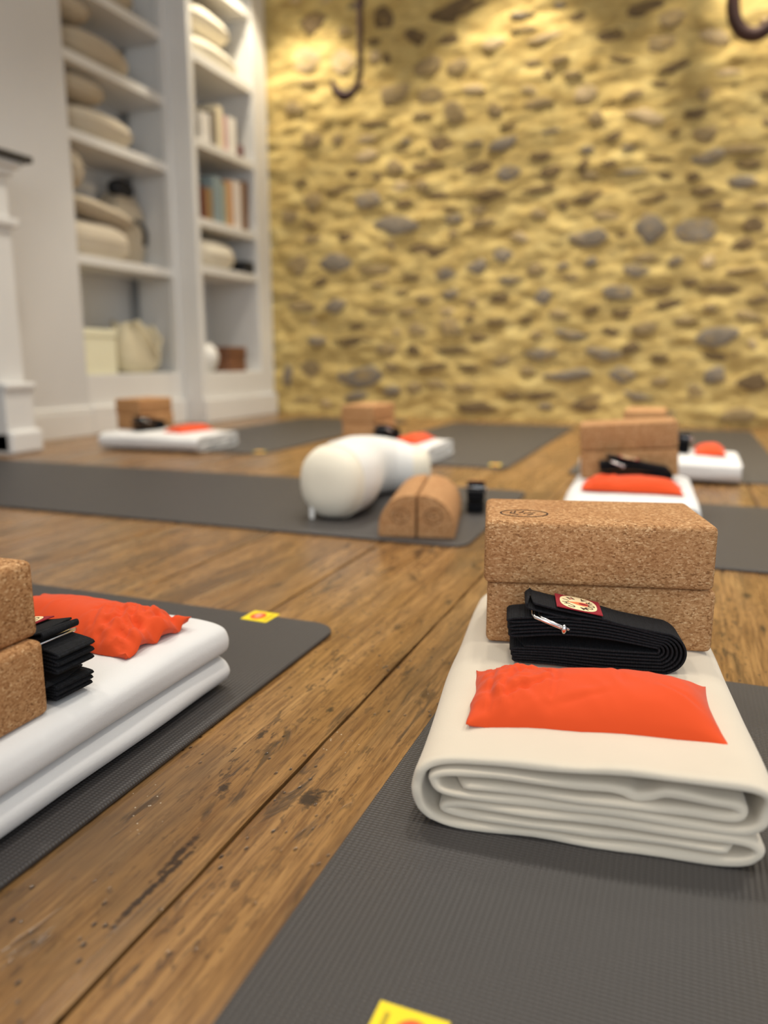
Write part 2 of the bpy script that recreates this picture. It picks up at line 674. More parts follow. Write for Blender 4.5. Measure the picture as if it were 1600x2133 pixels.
def stone_mesh(seed, tone):
    r = random.Random(seed)
    n = 11
    verts, faces = [], []
    nc = r.choice((4, 4, 5, 5, 6))
    cor = sorted(2 * PI * (k + r.uniform(-0.32, 0.32)) / nc + r.uniform(-0.15, 0.15) for k in range(nc))
    cr = [(1.12 * math.cos(c) * r.uniform(0.8, 1.1), 1.12 * math.sin(c) * r.uniform(0.75, 1.1)) for c in cor]
    rad = []
    angs = [2 * PI * i / n + r.uniform(-0.1, 0.1) for i in range(n)]
    for a in angs:
        # ray against the corner polygon
        best = 0.8
        for k in range(nc):
            (x1, y1), (x2, y2) = cr[k], cr[(k + 1) % nc]
            dx, dy = math.cos(a), math.sin(a)
            den = dx * (y2 - y1) - dy * (x2 - x1)
            if abs(den) < 1e-6:
                continue
            t = (x1 * (y2 - y1) - y1 * (x2 - x1)) / den
            u = (x1 * dy - y1 * dx) / den
            if t > 0 and -1e-6 <= u <= 1 + 1e-6:
                best = t
        rad.append(min(1.3, max(0.45, best)) * r.uniform(0.93, 1.05))
    tx, tz = r.uniform(-0.45, 0.45), r.uniform(-0.5, 0.3)
    for (s, y) in ((1.05, 1.2), (1.0, -0.15), (0.88, -0.66), (0.55, -0.92)):
        for i in range(n):
            a = angs[i]
            px, pz = 0.5 * s * rad[i] * math.cos(a), 0.5 * s * rad[i] * math.sin(a)
            verts.append((px, y + (tx * px + tz * pz) * (y < 0.5) + r.uniform(-0.1, 0.1), pz))
    verts.append((r.uniform(-0.1, 0.1), -1.0, r.uniform(-0.1, 0.1)))
    for k in range(3):
        for i in range(n):
            j = (i + 1) % n
            faces.append((k * n + i, k * n + j, (k + 1) * n + j, (k + 1) * n + i))
    for i in range(n):
        faces.append((3 * n + i, 3 * n + (i + 1) % n, 4 * n))
    me = D.meshes.new('stone')
    me.from_pydata(verts, [], faces)
    bm = bmesh.new()
    bm.from_mesh(me)
    bmesh.ops.recalc_face_normals(bm, faces=bm.faces)
    bm.to_mesh(me)
    bm.free()
    me.materials.append(M['stone_' + tone])
    me.polygons.foreach_set('use_smooth', [True] * len(me.polygons))
    return me


STONES = """-2092,2196,165,94,d -2155,2001,187,105,l -1923,1960,133,103,l -1670,2152,136,114,d -1509,2038,124,91,d -1268,2139,322,96,d -1308,1996,120,53,d -1615,1765,174,102,m -1400,1741,133,93,m -2231,1760,131,58,m -1275,1635,148,93,m -1452,1637,134,31,m -1428,1883,141,77,m -1262,1862,112,61,m -1166,1737,136,46,l -1054,1627,92,61,m -968,1534,100,30,d -1726,1626,169,32,d -2125,1574,120,84,m -1966,1568,59,50,m -1774,1549,114,41,l -1334,1488,159,87,d -990,1457,150,54,g -1578,1479,111,24,d -1784,1460,153,66,l -1861,1376,97,42,d -1422,1381,180,56,d -1140,1346,164,63,d -960,1304,117,70,g -1605,1388,102,73,m -1718,1348,66,41,d -2200,1356,82,34,d -1970,1292,148,34,d -2121,1243,112,95,m -1766,1227,163,100,g -1558,1196,112,41,d -1448,1278,100,49,m -1348,1226,162,40,d -1059,1210,188,55,d -1275,1148,98,24,d -2278,1166,104,79,m -1117,1130,95,48,m -1604,1082,254,100,g -2155,1115,92,44,d -1904,1031,119,52,d -1264,1014,54,49,m -1098,1061,130,48,m -1426,936,230,84,d -1986,892,202,114,g -2222,893,136,107,m -1305,805,118,92,g -1127,836,106,74,g -981,891,94,65,g -1738,847,175,61,m -2089,790,113,45,d -1979,639,143,99,g -2218,649,159,55,m -1709,611,147,40,d -1526,607,114,35,m -1433,674,84,51,m -1276,695,91,51,g -1140,641,62,50,m -992,666,104,50,d -1264,512,137,86,m -1468,502,114,61,m -1161,557,72,42,d -1005,538,123,33,d -1859,444,262,54,d -2106,445,105,55,g -1670,397,128,72,m -1486,388,95,62,d -1262,387,212,43,d -1109,459,116,43,d -1831,234,274,119,g -2152,278,138,103,m -2314,230,65,105,g -1372,291,188,44,d -1159,292,136,43,d -981,327,132,60,m -1621,290,98,54,m -1631,154,108,64,g -1485,174,87,72,m -1342,194,132,44,m -1184,178,128,35,m -1118,65,210,79,d -2220,88,119,38,m -1852,113,153,47,g -905,139,114,52,d -646,2013,100,42,d -314,1999,180,68,d -475,1905,134,70,d -239,1839,143,76,m -190,1941,127,68,m 4,1840,137,88,l -168,1727,142,42,d 65,1671,150,31,l -227,1658,87,28,d -341,1622,103,43,m -582,1649,108,80,l -797,1935,182,36,l -722,1824,86,36,m -817,1631,161,45,m -283,1516,184,72,l -523,1527,84,59,m -18,1585,63,62,m -53,1506,113,42,d -11,1411,106,70,m -147,1428,65,29,d -434,1438,91,37,d -363,1377,60,29,g -204,1315,212,25,d 18,1303,141,57,g 174,1324,157,42,m -581,1315,71,53,d -450,1311,84,37,d -739,1297,137,53,d -341,1261,151,26,g -555,1264,117,45,m -177,1234,66,36,d -46,1216,64,43,d 187,1173,144,64,g 9,1147,135,43,d -800,1214,180,39,d -542,1157,180,53,d -236,1129,171,37,d -675,1128,64,46,d 57,1072,113,36,d -234,987,142,135,g -13,960,166,118,g -436,1056,163,46,m -532,958,182,85,g 252,974,116,72,d -795,1090,91,47,m 204,887,104,51,d -510,838,71,47,g -653,821,73,40,g -801,811,92,72,m -282,782,115,54,g -240,842,128,38,m -753,664,100,73,g -368,677,132,70,g -185,687,158,46,d -17,720,95,38,d 123,681,185,45,d 208,763,161,29,m 296,621,104,37,d -505,594,96,48,d -667,573,107,41,m -338,574,109,47,d -842,552,77,33,d -32,530,111,38,m -233,494,115,55,m 134,451,187,84,g -404,480,95,56,d -604,467,164,57,g -779,468,68,41,m 261,547,140,37,m -749,360,186,75,g -421,368,200,73,g -296,392,86,80,d -139,344,91,40,d 113,352,167,39,d 135,259,109,93,g 303,222,141,77,d -603,253,240,58,g -327,255,126,81,g -139,225,77,40,m -480,96,196,83,d -758,142,214,42,d 38,171,89,71,m 267,58,158,78,m"""
stone_lib = {t: [stone_mesh(11 * k + ord(t), t) for k in range(10)] for t in 'gdml'}
placed = []


def put_stone(x, z, w_, h_, t, rr):
    o = D.objects.new('stone', rr.choice(stone_lib[t]))
    COL.objects.link(o)
    o.parent = wall_back
    prot = {'g': 0.015, 'd': 0.009, 'm': 0.012, 'l': 0.011}[t] * rr.uniform(0.8, 1.25)
    o.location = (x, WALL_Y - wall_relief(x, z) * 0.8 - 0.001, z)
    o.scale = (w_, prot, h_)
    o.rotation_euler = (0, rr.uniform(-0.16, 0.16), 0)
    placed.append((x, z, w_, h_))


rs = random.Random(3)
for tok in STONES.split():
    a = tok.split(',')
    put_stone(int(a[0]) / 1000, int(a[1]) / 1000, int(a[2]) / 1000 * 1.2, int(a[3]) / 1000 * 1.22, a[4], rs)
tries = 0
while len(placed) < 298 and tries < 30000:
    tries += 1
    x, z = rs.uniform(-2.3, 1.0), rs.uniform(0.05, 2.4)
    w_, h_ = rs.uniform(0.05, 0.20), rs.uniform(0.03, 0.075)
    if x > 0.45:
        w_, h_ = w_ * 1.3, h_ * 1.4
    if all(abs(x - a) > (w_ + c) * 0.54 or abs(z - b) > (h_ + d) * 0.56 for a, b, c, d in placed):
        put_stone(x, z, w_, h_, rs.choice('mmmlldg'), rs)

# ------------------------------------------------------------------ fireplace surround (left edge)
mp = thing('fireplace_surround', 'white fireplace surround with black slate mantel shelf at the left edge', 'fireplace', (-2.52, 2.14, 0))
bmq = bmesh.new()
bm_box(bmq, 0.0, 0.235, -0.055, 0.062, 0.255, 0.97, 0.004)
from_bm('pilaster', bmq, M['white_paint'], mp)
bmq = bmesh.new()
bm_box(bmq, 0.0, 0.262, -0.062, 0.068, 0.0, 0.235, 0.004)
bm_box(bmq, 0.0, 0.275, -0.066, 0.078, 0.232, 0.256, 0.008)
bm_box(bmq, 0.0, 0.280, -0.062, 0.086, 0.0, 0.085, 0.012)
from_bm('plinth_block', bmq, M['white_paint'], mp)
bmq = bmesh.new()
bm_box(bmq, 0.0, 0.255, -0.07, 0.085, 0.80, 0.83, 0.006)
bm_box(bmq, 0.0, 0.25, -0.068, 0.082, 0.97, 1.0, 0.006)
bm_box(bmq, 0.0, 0.265, -1.3, 0.11, 1.0, 1.024, 0.008)
from_bm('moulding', bmq, M['white_paint'], mp)
box('frieze', (0.0, 0.225, -1.3, -0.055, 0.80, 1.0), M['white_paint'], mp, 0.003)
box('mantel_shelf', (0.0, 0.285, -1.35, 0.142, 1.024, 1.046), M['slate'], mp, 0.003)['label'] = 'black slate mantel shelf'
box('pilaster', (0.0, 0.235, -1.29, -1.17, 0.255, 0.97), M['white_paint'], mp, 0.004)
box('plinth_block', (0.0, 0.27, -1.30, -1.16, 0.0, 0.255), M['white_paint'], mp, 0.004)
box('fire_opening', (0.0, 0.03, -1.17, -0.055, 0.0, 0.80), M['hearth_grey'], mp)

# ------------------------------------------------------------------ built-in bookcases
WP = M['white_paint']
LX, RX = -2.52, -2.40
bl = thing('bookcase', 'white built-in bookcase, left unit set back next to the plain wall, full of linen cushions', 'bookcase', (LX, 3.14, 0))


def bpart(name, root, x0, x1, y0, y1, z0, z1, bev=0.003):
    ox, oy = root.location.x, root.location.y
    return box(name, (x0 - ox, x1 - ox, y0 - oy, y1 - oy, z0, z1), WP, root, bev)


bpart('back_panel', bl, -2.857, -2.84, 2.787, 3.503, 0.0, 2.755)
bpart('stile', bl, -2.56, LX, 3.476, 3.504, 0.13, 2.755)
bpart('base_panel', bl, -2.56, LX, 2.788, 3.476, 0.128, 0.268)
bpart('base_board', bl, -2.56, LX + 0.022, 2.788, 3.504, 0.0, 0.128, 0.006)
bpart('bottom_board', bl, -2.84, -2.561, 2.788, 3.476, 0.248, 0.268)
for z in (0.795, 1.308, 1.622, 1.918, 2.23):
    bpart('shelf', bl, -2.84, LX - 0.012, 2.788, 3.504, z - 0.042, z)
br = thing('bookcase', 'white built-in bookcase, right unit against the stone wall, with rows of books', 'bookcase', (RX, 3.9, 0))
bpart('side_panel', br, -2.76, RX, 3.506, 3.532, 0.0, 2.755)
bpart('side_panel', br, -2.76, RX - 0.04, 4.128, 4.15, 0.0, 2.755)
bpart('back_panel', br, -2.78, -2.765, 3.506, 4.15, 0.0, 2.755)
bpart('stile', br, RX - 0.03, RX + 0.001, 3.533, 3.546, 0.13, 2.755)
bpart('stile', br, RX - 0.04, RX, 4.124, 4.275, 0.13, 2.755)
bpart('base_panel', br, RX - 0.04, RX, 3.546, 4.124, 0.128, 0.266)
bpart('base_board', br, RX + 0.0005, RX + 0.022, 3.503, 4.275, 0.0, 0.128, 0.006)
bpart('bottom_board', br, -2.765, RX - 0.041, 3.533, 4.128, 0.246, 0.266)
for z in (0.822, 1.058, 1.443, 1.845, 2.23):
    bpart('shelf', br, -2.765, RX - 0.008, 3.533, 4.124, z - 0.042, z)


def cushion_mesh(lx, ly, lz, e=2.4, ez=2.0, seed=0, nu=28, nv=14):
    verts, faces = [], []
    sp = lambda v, p: math.copysign(abs(v) ** p, v)
    for i in range(nv + 1):
        f = -PI / 2 + PI * i / nv
        for j in range(nu):
            a = 2 * PI * j / nu
            cf = abs(math.cos(f)) ** (2 / ez)
            x = sp(math.cos(a), 2 / e) * cf
            y = sp(math.sin(a), 2 / e) * cf
            z = sp(math.sin(f), 2 / ez)
            q = 1 + 0.05 * nz(x * 2 + seed, y * 2, z * 2 + seed)
            z = max(z, -0.92)
            verts.append((x * lx / 2 * q, y * ly / 2 * q, (z + 0.92) * lz / 1.92 * (1 + 0.05 * nz(x * 1.6, y * 1.6, seed + 5))))
    for i in range(nv):
        for j in range(nu):
            a, b = i * nu + j, i * nu + (j + 1) % nu
            faces.append((a, b, b + nu, a + nu))
    return verts, faces


def cushion(label, loc, dims, mat, rot=(0, 0, 0), e=2.4, ez=2.0, seed=0, group='cushions in the bookcases', name='cushion', seam=True):
    t = thing(name, label, 'cushion', loc, 0, group, rot)
    v, f = cushion_mesh(*dims, e, ez, seed)
    from_data('cover', v, f, mat, t, True)
    if seam:
        pts = []
        for j in range(28):
            a = 2 * PI * j / 28
            sp = lambda q, p: math.copysign(abs(q) ** p, q)
            x, y = sp(math.cos(a), 2 / e), sp(math.sin(a), 2 / e)
            q = 1 + 0.05 * nz(x * 2 + seed, y * 2, seed)
            pts.append((x * dims[0] / 2 * q, y * dims[1] / 2 * q, 0.92 * dims[2] / 1.92))
        tube('piping', pts, 0.004, mat, t, 6, True)
    return t


LN, LD = M['linen'], M['linen_dark']
cushion('oatmeal cushion on the highest left shelf in view, cut by the frame top', (-2.67, 3.16, 1.918), (0.27, 0.42, 0.15), LD, seed=1)
cushion('large oatmeal cushion lying under another, second left shelf from the frame top', (-2.67, 3.065, 1.622), (0.28, 0.52, 0.155), LD, seed=2)
cushion('oatmeal cushion stacked on a larger one, second left shelf from the frame top', (-2.69, 2.93, 1.782), (0.27, 0.30, 0.11), LD, seed=3)
cushion('large linen cushion under a smaller one, third left shelf from the frame top', (-2.67, 3.055, 1.308), (0.28, 0.52, 0.15), LN, seed=4)
cushion('linen cushion on top of a larger one, third left shelf from the frame top', (-2.68, 2.965, 1.464), (0.26, 0.34, 0.115), LD, seed=5)
cushion('thick round-ended linen bolster lying at the bottom of the fourth left shelf', (-2.64, 3.0, 0.795), (0.19, 0.44, 0.165), LN, e=3.0, ez=2.6, seed=6)
cushion('round linen cushion stacked highest at the left end of the fourth left shelf', (-2.64, 2.865, 1.075), (0.19, 0.145, 0.185), LD, e=2.0, ez=2.0, seed=8)
tb = cushion('flat linen cushion with dark strap, lying on the bolster in the left bookcase', (-2.635, 3.04, 0.968), (0.18, 0.48, 0.085), LD, rot=(R(-7), 0, 0), e=2.6, ez=2.0, seed=7)
tube('strap', [(0.06, 0.20, 0.06), (0.085, 0.225, 0.045), (0.09, 0.25, 0.01), (0.085, 0.255, -0.05)], 0.012, M['black'], tb)['label'] = 'dark strap'
# things standing at the back of the fourth shelf
t = thing('storage_box', 'pale grey box behind the cushions on the fourth left shelf', 'box', (-2.79, 3.06, 0.795))
box('body', (-0.035, 0.035, -0.13, 0.13, 0.0, 0.34), plain('pale_grey_card', srgb(196, 198, 202), 0.7, var=0.03), t, 0.006)
box('lid', (-0.038, 0.038, -0.134, 0.134, 0.34, 0.37), M['white_cotton'], t, 0.005)
t = thing('linen_bag', 'upright linen bag with dark top, right end of the fourth left shelf', 'bag', (-2.745, 3.352, 0.795))
v, f = cushion_mesh(0.16, 0.25, 0.36, 3.5, 3.2, 12)
from_data('body', v, f, LD, t, True)
v, f = cushion_mesh(0.09, 0.15, 0.09, 2.6, 2.2, 13)
o = from_data('top_flap', v, f, M['black'], t, True)
o.location = (0.03, -0.02, 0.335)
# lowest left compartment
t = thing('fabric_box', 'pale cream box in the lowest left compartment', 'box', (-2.63, 2.90, 0.268))
cb = plain('cream_card', srgb(240, 236, 204), 0.7, var=0.03)
box('body', (-0.10, 0.10, -0.105, 0.105, 0.0, 0.17), cb, t, 0.006)
box('lid', (-0.104, 0.104, -0.108, 0.108, 0.17, 0.205), cb, t, 0.005)
t = thing('tote_bag', 'slumped canvas tote bag in the lowest left compartment', 'bag', (-2.65, 3.27, 0.268))
v, f = cushion_mesh(0.19, 0.36, 0.25, 3.2, 2.6, 21)
v = [(x * (1 - 0.35 * max(0, z) / 0.25), y * (1 - 0.22 * max(0, z) / 0.25) + 0.02 * nz(x * 20, z * 20, 4), z + 0.02 * nz(x * 12, y * 12, 3) * min(1, z / 0.05)) for x, y, z in v]
from_data('body', v, f, M['canvas'], t, True)
for k in (-1, 1):
    tube('handle', [(0.045 * k, -0.06, 0.235), (0.075 * k, -0.05, 0.255), (0.098 * k, 0.0, 0.19), (0.10 * k, 0.06, 0.09), (0.098 * k, 0.10, 0.17), (0.05 * k, 0.09, 0.235)], 0.011, M['canvas'], t)

# right bookcase
cushion('cream bolster under another on the upper right shelf', (-2.56, 3.83, 1.845), (0.28, 0.54, 0.135), M['cream_cotton'], e=2.8, seed=31)
cushion('cream bolster lying on top on the upper right shelf', (-2.565, 3.80, 1.988), (0.26, 0.50, 0.15), M['cream_cotton'], e=2.6, seed=32)
cushion('cream round-ended bolster on the right shelf below the coloured books', (-2.55, 3.765, 0.822), (0.27, 0.44, 0.155), M['cream_cotton'], e=3.0, ez=2.6, seed=33)


def book(label, y, z, th, h, c, d=0.15, x=None, lean=0.0, group=None):
    t = thing('book', label, 'book', ((x if x is not None else -2.43 - d / 2), y, z), 0, group, (lean, 0, 0))
    cv = plain('book_cover', c, 0.6, var=0.05)
    bm = bmesh.new()
    bm_box(bm, -d / 2, d / 2, -th / 2, -th / 2 + 0.0025, 0, h)
    bm_box(bm, -d / 2, d / 2, th / 2 - 0.0025, th / 2, 0, h)
    bm_box(bm, d / 2 - 0.0025, d / 2 + 0.0015, -th / 2, th / 2, 0, h, 0.001)
    from_bm('cover', bm, cv, t)
    box('pages', (-d / 2 + 0.004, d / 2 - 0.0026, -th / 2 + 0.0026, th / 2 - 0.0026, 0.003, h - 0.003), M['white_cotton'], t)
    return t


ga, gb2 = 'pale books on the middle right shelf', 'coloured books on the lower right shelf'
Z1, Z2 = 1.443, 1.058
book('white book, first of the pale row on the middle right shelf', 3.655, Z1, 0.05, 0.145, srgb(232, 228, 222), group=ga)
book('white slim book beside the dark grey one, middle right shelf', 3.703, Z1, 0.038, 0.15, srgb(224, 220, 214), group=ga)
book('dark grey book in the pale row, middle right shelf', 3.752, Z1, 0.045, 0.175, srgb(120, 110, 98), group=ga)
book('tall cream book in the pale row, middle right shelf', 3.812, Z1, 0.062, 0.215, srgb(232, 220, 190), group=ga)
book('pale pink slim book, middle right shelf', 3.867, Z1, 0.03, 0.18, srgb(236, 190, 188), group=ga)
book('white thick book, last of the pale row on the middle right shelf', 3.932, Z1, 0.08, 0.19, srgb(238, 234, 226), group=ga)
t = thing('small_jar', 'small olive jar at the left end of the middle right shelf', 'jar', (-2.46, 3.585, Z1))
jm = plain('olive_glaze', srgb(98, 92, 66), 0.4)
lathe('body', [(0, 0), (0.028, 0), (0.036, 0.03), (0.036, 0.065), (0.024, 0.085), (0.024, 0.095), (0, 0.095)], jm, t, 20)
lathe('lid', [(0, 0.095), (0.027, 0.095), (0.027, 0.108), (0.01, 0.118), (0, 0.12)], jm, t, 20)
t = thing('small_pot', 'small dark red pot at the right end of the middle right shelf', 'pot', (-2.45, 4.02, Z1))
jm = plain('dark_red_glaze', srgb(112, 66, 62), 0.5)
lathe('body', [(0, 0), (0.024, 0), (0.034, 0.02), (0.034, 0.05), (0.028, 0.062), (0.024, 0.062), (0.022, 0.05), (0, 0.05)], jm, t, 20)
lathe('rim', [(0.022, 0.06), (0.032, 0.06), (0.033, 0.067), (0.022, 0.067)], jm, t, 20)
book('dark brown book, first in the coloured row on the lower right shelf', 3.582, Z2, 0.055, 0.18, srgb(62, 28, 14), group=gb2)
book('maroon slim book in the coloured row on the lower right shelf', 3.631, Z2, 0.036, 0.16, srgb(110, 56, 44), group=gb2)
book('tan book in the coloured row on the lower right shelf', 3.683, Z2, 0.058, 0.165, srgb(148, 120, 82), group=gb2)
book('tall blue-grey book in the coloured row on the lower right shelf', 3.765, Z2, 0.085, 0.235, srgb(136, 152, 156), group=gb2)
book('slim sage green book in the coloured row on the lower right shelf', 3.829, Z2, 0.03, 0.215, srgb(166, 174, 156), group=gb2)
book('orange-tan book in the coloured row on the lower right shelf', 3.882, Z2, 0.06, 0.24, srgb(204, 158, 112), group=gb2)
book('white thick book in the coloured row on the lower right shelf', 3.962, Z2, 0.085, 0.255, srgb(226, 216, 208), group=gb2)
book('brown book, last in the coloured row on the lower right shelf', 4.045, Z2, 0.055, 0.27, srgb(128, 92, 64), group=gb2)
t = thing('dark_case', 'small black case beside the bolster on the right shelf', 'case', (-2.47, 4.05, 0.822))
box('body', (-0.06, 0.06, -0.045, 0.045, 0.0, 0.05), M['black'], t, 0.008)
box('lid', (-0.062, 0.062, -0.047, 0.047, 0.05, 0.068), M['black'], t, 0.008)
t = thing('round_vase', 'round white vase in the lowest right compartment', 'vase', (-2.50, 3.66, 0.266))
lathe('body', [(0, 0), (0.05, 0), (0.082, 0.04), (0.09, 0.085), (0.075, 0.13), (0.05, 0.15), (0.046, 0.15), (0.06, 0.12), (0, 0.11)], M['white_paint'], t)
lathe('rim', [(0.045, 0.148), (0.056, 0.15), (0.056, 0.158), (0.045, 0.158)], M['white_paint'], t)
t = thing('wooden_box', 'small brown wooden box in the lowest right compartment', 'box', (-2.50, 3.90, 0.266))
bw = plain('brown_wood', srgb(118, 78, 54), 0.55, var=0.2, scale=12)
box('body', (-0.075, 0.075, -0.09, 0.09, 0.0, 0.09), bw, t, 0.004)
box('lid', (-0.078, 0.078, -0.093, 0.093, 0.09, 0.14), bw, t, 0.004)

# ------------------------------------------------------------------ iron hooks hanging from the ceiling
HY = 4.0
h1 = thing('ceiling_hook', 'long brown iron hook hanging down in front of the stone wall, left of centre', 'hook', (-1.69, HY, 2.76), 0, 'iron hooks')
p = [(0, 0, 0), (0, 0, -0.4), (0, 0, -0.8), (-0.002, 0, -0.95), (-0.012, 0, -1.01), (-0.04, 0, -1.055), (-0.082, 0, -1.073), (-0.125, 0, -1.055), (-0.15, 0, -1.02), (-0.165, 0, -0.985)]
p = catmull(p, 5)
tube('hook_rod', p, [0.016 + 0.012 * max(0, 1 - abs(i - 32) / 11) - (0.007 * max(0, (i - 38) / 7)) for i in range(len(p))], M['iron'], h1, 10)
bm = bmesh.new()
bm_box(bm, -0.04, 0.04, -0.04, 0.04, -0.008, 0.0, 0.002)
from_bm('ceiling_plate', bm, M['iron'], h1)
h2 = thing('ceiling_hook', 'thick brown iron hook with wide round curve at the top right corner', 'hook', (0.066, HY, 2.76), 0, 'iron hooks')
p = catmull([(0, 0, 0), (0, 0, -0.4), (0, 0, -0.8), (0.0, 0, -0.88), (0.01, 0, -0.96), (0.045, 0, -1.022), (0.10, 0, -1.045), (0.155, 0, -1.02), (0.195, 0, -0.965), (0.21, 0, -0.89), (0.20, 0, -0.84)], 5)
tube('hook_rod', p, [0.022 + 0.008 * min(1, i / 20) - 0.014 * max(0, (i - 40) / 10) for i in range(len(p))], M['iron'], h2, 10)
bm = bmesh.new()
bm_box(bm, -0.04, 0.04, -0.04, 0.04, -0.008, 0.0, 0.002)
from_bm('ceiling_plate', bm, M['iron'], h2)

# ------------------------------------------------------------------ yoga mats
MT = 0.0045


def mat_mesh(lx, ly, rad=0.035):
    bm = bmesh.new()
    loop = []
    for cx, cy, a0 in ((1, 1, 0), (-1, 1, 90), (-1, -1, 180), (1, -1, 270)):
        for k in range(9):
            a = R(a0 + 90 * k / 8)
            loop.append((cx * (lx / 2 - rad) + rad * math.cos(a), cy * (ly / 2 - rad) + rad * math.sin(a)))
    rings = []
    for ins, z in ((0.0012, 0.0), (0.0, 0.0012), (0.0, MT - 0.0012), (0.0014, MT)):
        sx, sy = (lx - 2 * ins) / lx, (ly - 2 * ins) / ly
        rings.append([bm.verts.new((x * sx, y * sy, z)) for x, y in loop])
    n = len(loop)
    for a, b in zip(rings, rings[1:]):
        for i in range(n):
            bm.faces.new((a[i], a[(i + 1) % n], b[(i + 1) % n], b[i]))
    bm.faces.new(rings[-1])
    bm.faces.new(rings[0][::-1])
    return bm


def disc(name, rx, ry, z, mat, parent, n=24, loc=(0, 0), rot=0.0):
    verts = [(rx * math.cos(2 * PI * i / n) * math.cos(rot) - ry * math.sin(2 * PI * i / n) * math.sin(rot) + loc[0],
              rx * math.cos(2 * PI * i / n) * math.sin(rot) + ry * math.sin(2 * PI * i / n) * math.cos(rot) + loc[1], z) for i in range(n)]
    return from_data(name, verts, [tuple(range(n))], mat, parent)


def yoga_mat(label, x0, x1, y0, y1, lab=None, lab_rz=0.0, rz=0.0):
    cx, cy = (x0 + x1) / 2, (y0 + y1) / 2
    t = thing('yoga_mat', label, 'mat', (cx, cy, 0.0008), rz, 'grey yoga mats')
    from_bm('mat_sheet', mat_mesh(x1 - x0, y1 - y0), M['mat'], t)
    if lab:
        s = 0.0195
        o = box('maker_label', (-s * 0.92, s * 0.92, -s, s, 0.0, 0.0005), M['label_yellow'], t)
        o['label'] = 'yellow printed label'
        o.location = (lab[0] - cx, lab[1] - cy, MT)
        o.rotation_euler = (0, 0, lab_rz)
        disc('printed_disc', 0.0125, 0.0105, 0.0007, M['label_orange'], o, loc=(0, -0.003))
        disc('printed_mark', 0.0072, 0.0042, 0.0009, M['label_pink'], o, loc=(-0.001, -0.0035))
        box('printed_line', (-0.012, 0.012, 0.0115, 0.0145, 0.0005, 0.0007), M['label_olive'], o)
    return t


yoga_mat('grey yoga mat in the right foreground under the cream blanket stack', -0.207, 1.64, 0.215, 0.853, (-0.1105, 0.311), R(90))
yoga_mat('grey yoga mat at the left edge under the bright white blanket', -2.25, -0.397, 0.222, 0.862, (-0.510, 0.853), R(-92))
yoga_mat('grey yoga mat across the middle under the crescent bolster and half-round bricks', -2.22, -0.362, 1.322, 1.956, rz=R(0.6))
yoga_mat('grey yoga mat at the right edge behind the nearest cork stack', -0.20, 1.66, 1.345, 1.945)
yoga_mat('grey yoga mat by the bookcase under the far left blanket', -2.06, -1.415, 2.41, 4.02, (-1.45, 2.46), R(2))
yoga_mat('grey yoga mat near the stone wall behind the crescent bolster', -1.15, -0.51, 2.37, 3.98, (-0.56, 2.43), R(2))
yoga_mat('grey yoga mat near the stone wall at the right edge', -0.32, 0.295, 2.34, 4.0)

# ------------------------------------------------------------------ folded blankets
BW = 0.232
BPATH = [(.0255, .625), (.045, .60), (.09, .575), (.15, .56), (.178, .565), (.203, .555), (.2135, .575), (.2165, .63), (.211, .69), (.198, .715), (.178, .74), (.167, .735), (.159, .685), (.150, .662), (.141, .705), (.125, .735), (.085, .745), (.040, .775), (.022, .765), (.0135, .70), (.0135, .62), (.020, .51), (.040, .462), (.09, .455), (.15, .445), (.19, .425), (.207, .415), (.219, .43), (.2275, .50), (.231, .62), (.231, .75), (.226, .87), (.210, .935), (.17, .945), (.10, .94), (.045, .94), (.020, .91), (.006, .80), (.001, .60), (.0015, .36), (.008, .17), (.022, .075), (.05, .053), (.11, .053), (.18, .053), (.208, .06), (.222, .10), (.2285, .19), (.225, .28), (.212, .325), (.18, .325), (.12, .335), (.065, .335), (.036, .328), (.022, .285), (.024, .225), (.045, .19), (.11, .185), (.17, .19), (.205, .195), (.219, .20)]


BPATH_FAT = [(.052, .655), (.09, .645), (.15, .66), (.178, .65), (.203, .635), (.2135, .65), (.2165, .70), (.211, .75), (.198, .77), (.178, .785), (.125, .785), (.085, .785), (.040, .785), (.022, .77), (.015, .72), (.015, .66), (.022, .58), (.040, .545), (.09, .54), (.15, .535), (.19, .525), (.209, .52), (.2215, .54), (.2285, .60), (.231, .70), (.230, .80), (.225, .89), (.208, .94), (.17, .945), (.10, .94), (.045, .94), (.020, .91), (.006, .80), (.001, .60), (.0015, .36), (.008, .17), (.022, .075), (.05, .053), (.11, .053), (.18, .053), (.209, .06), (.2235, .105), (.2305, .20), (.2305, .32), (.2235, .40), (.209, .435), (.18, .435), (.12, .435), (.075, .435), (.035, .42), (.022, .36), (.026, .285), (.055, .25), (.11, .245), (.17, .25), (.203, .26)]


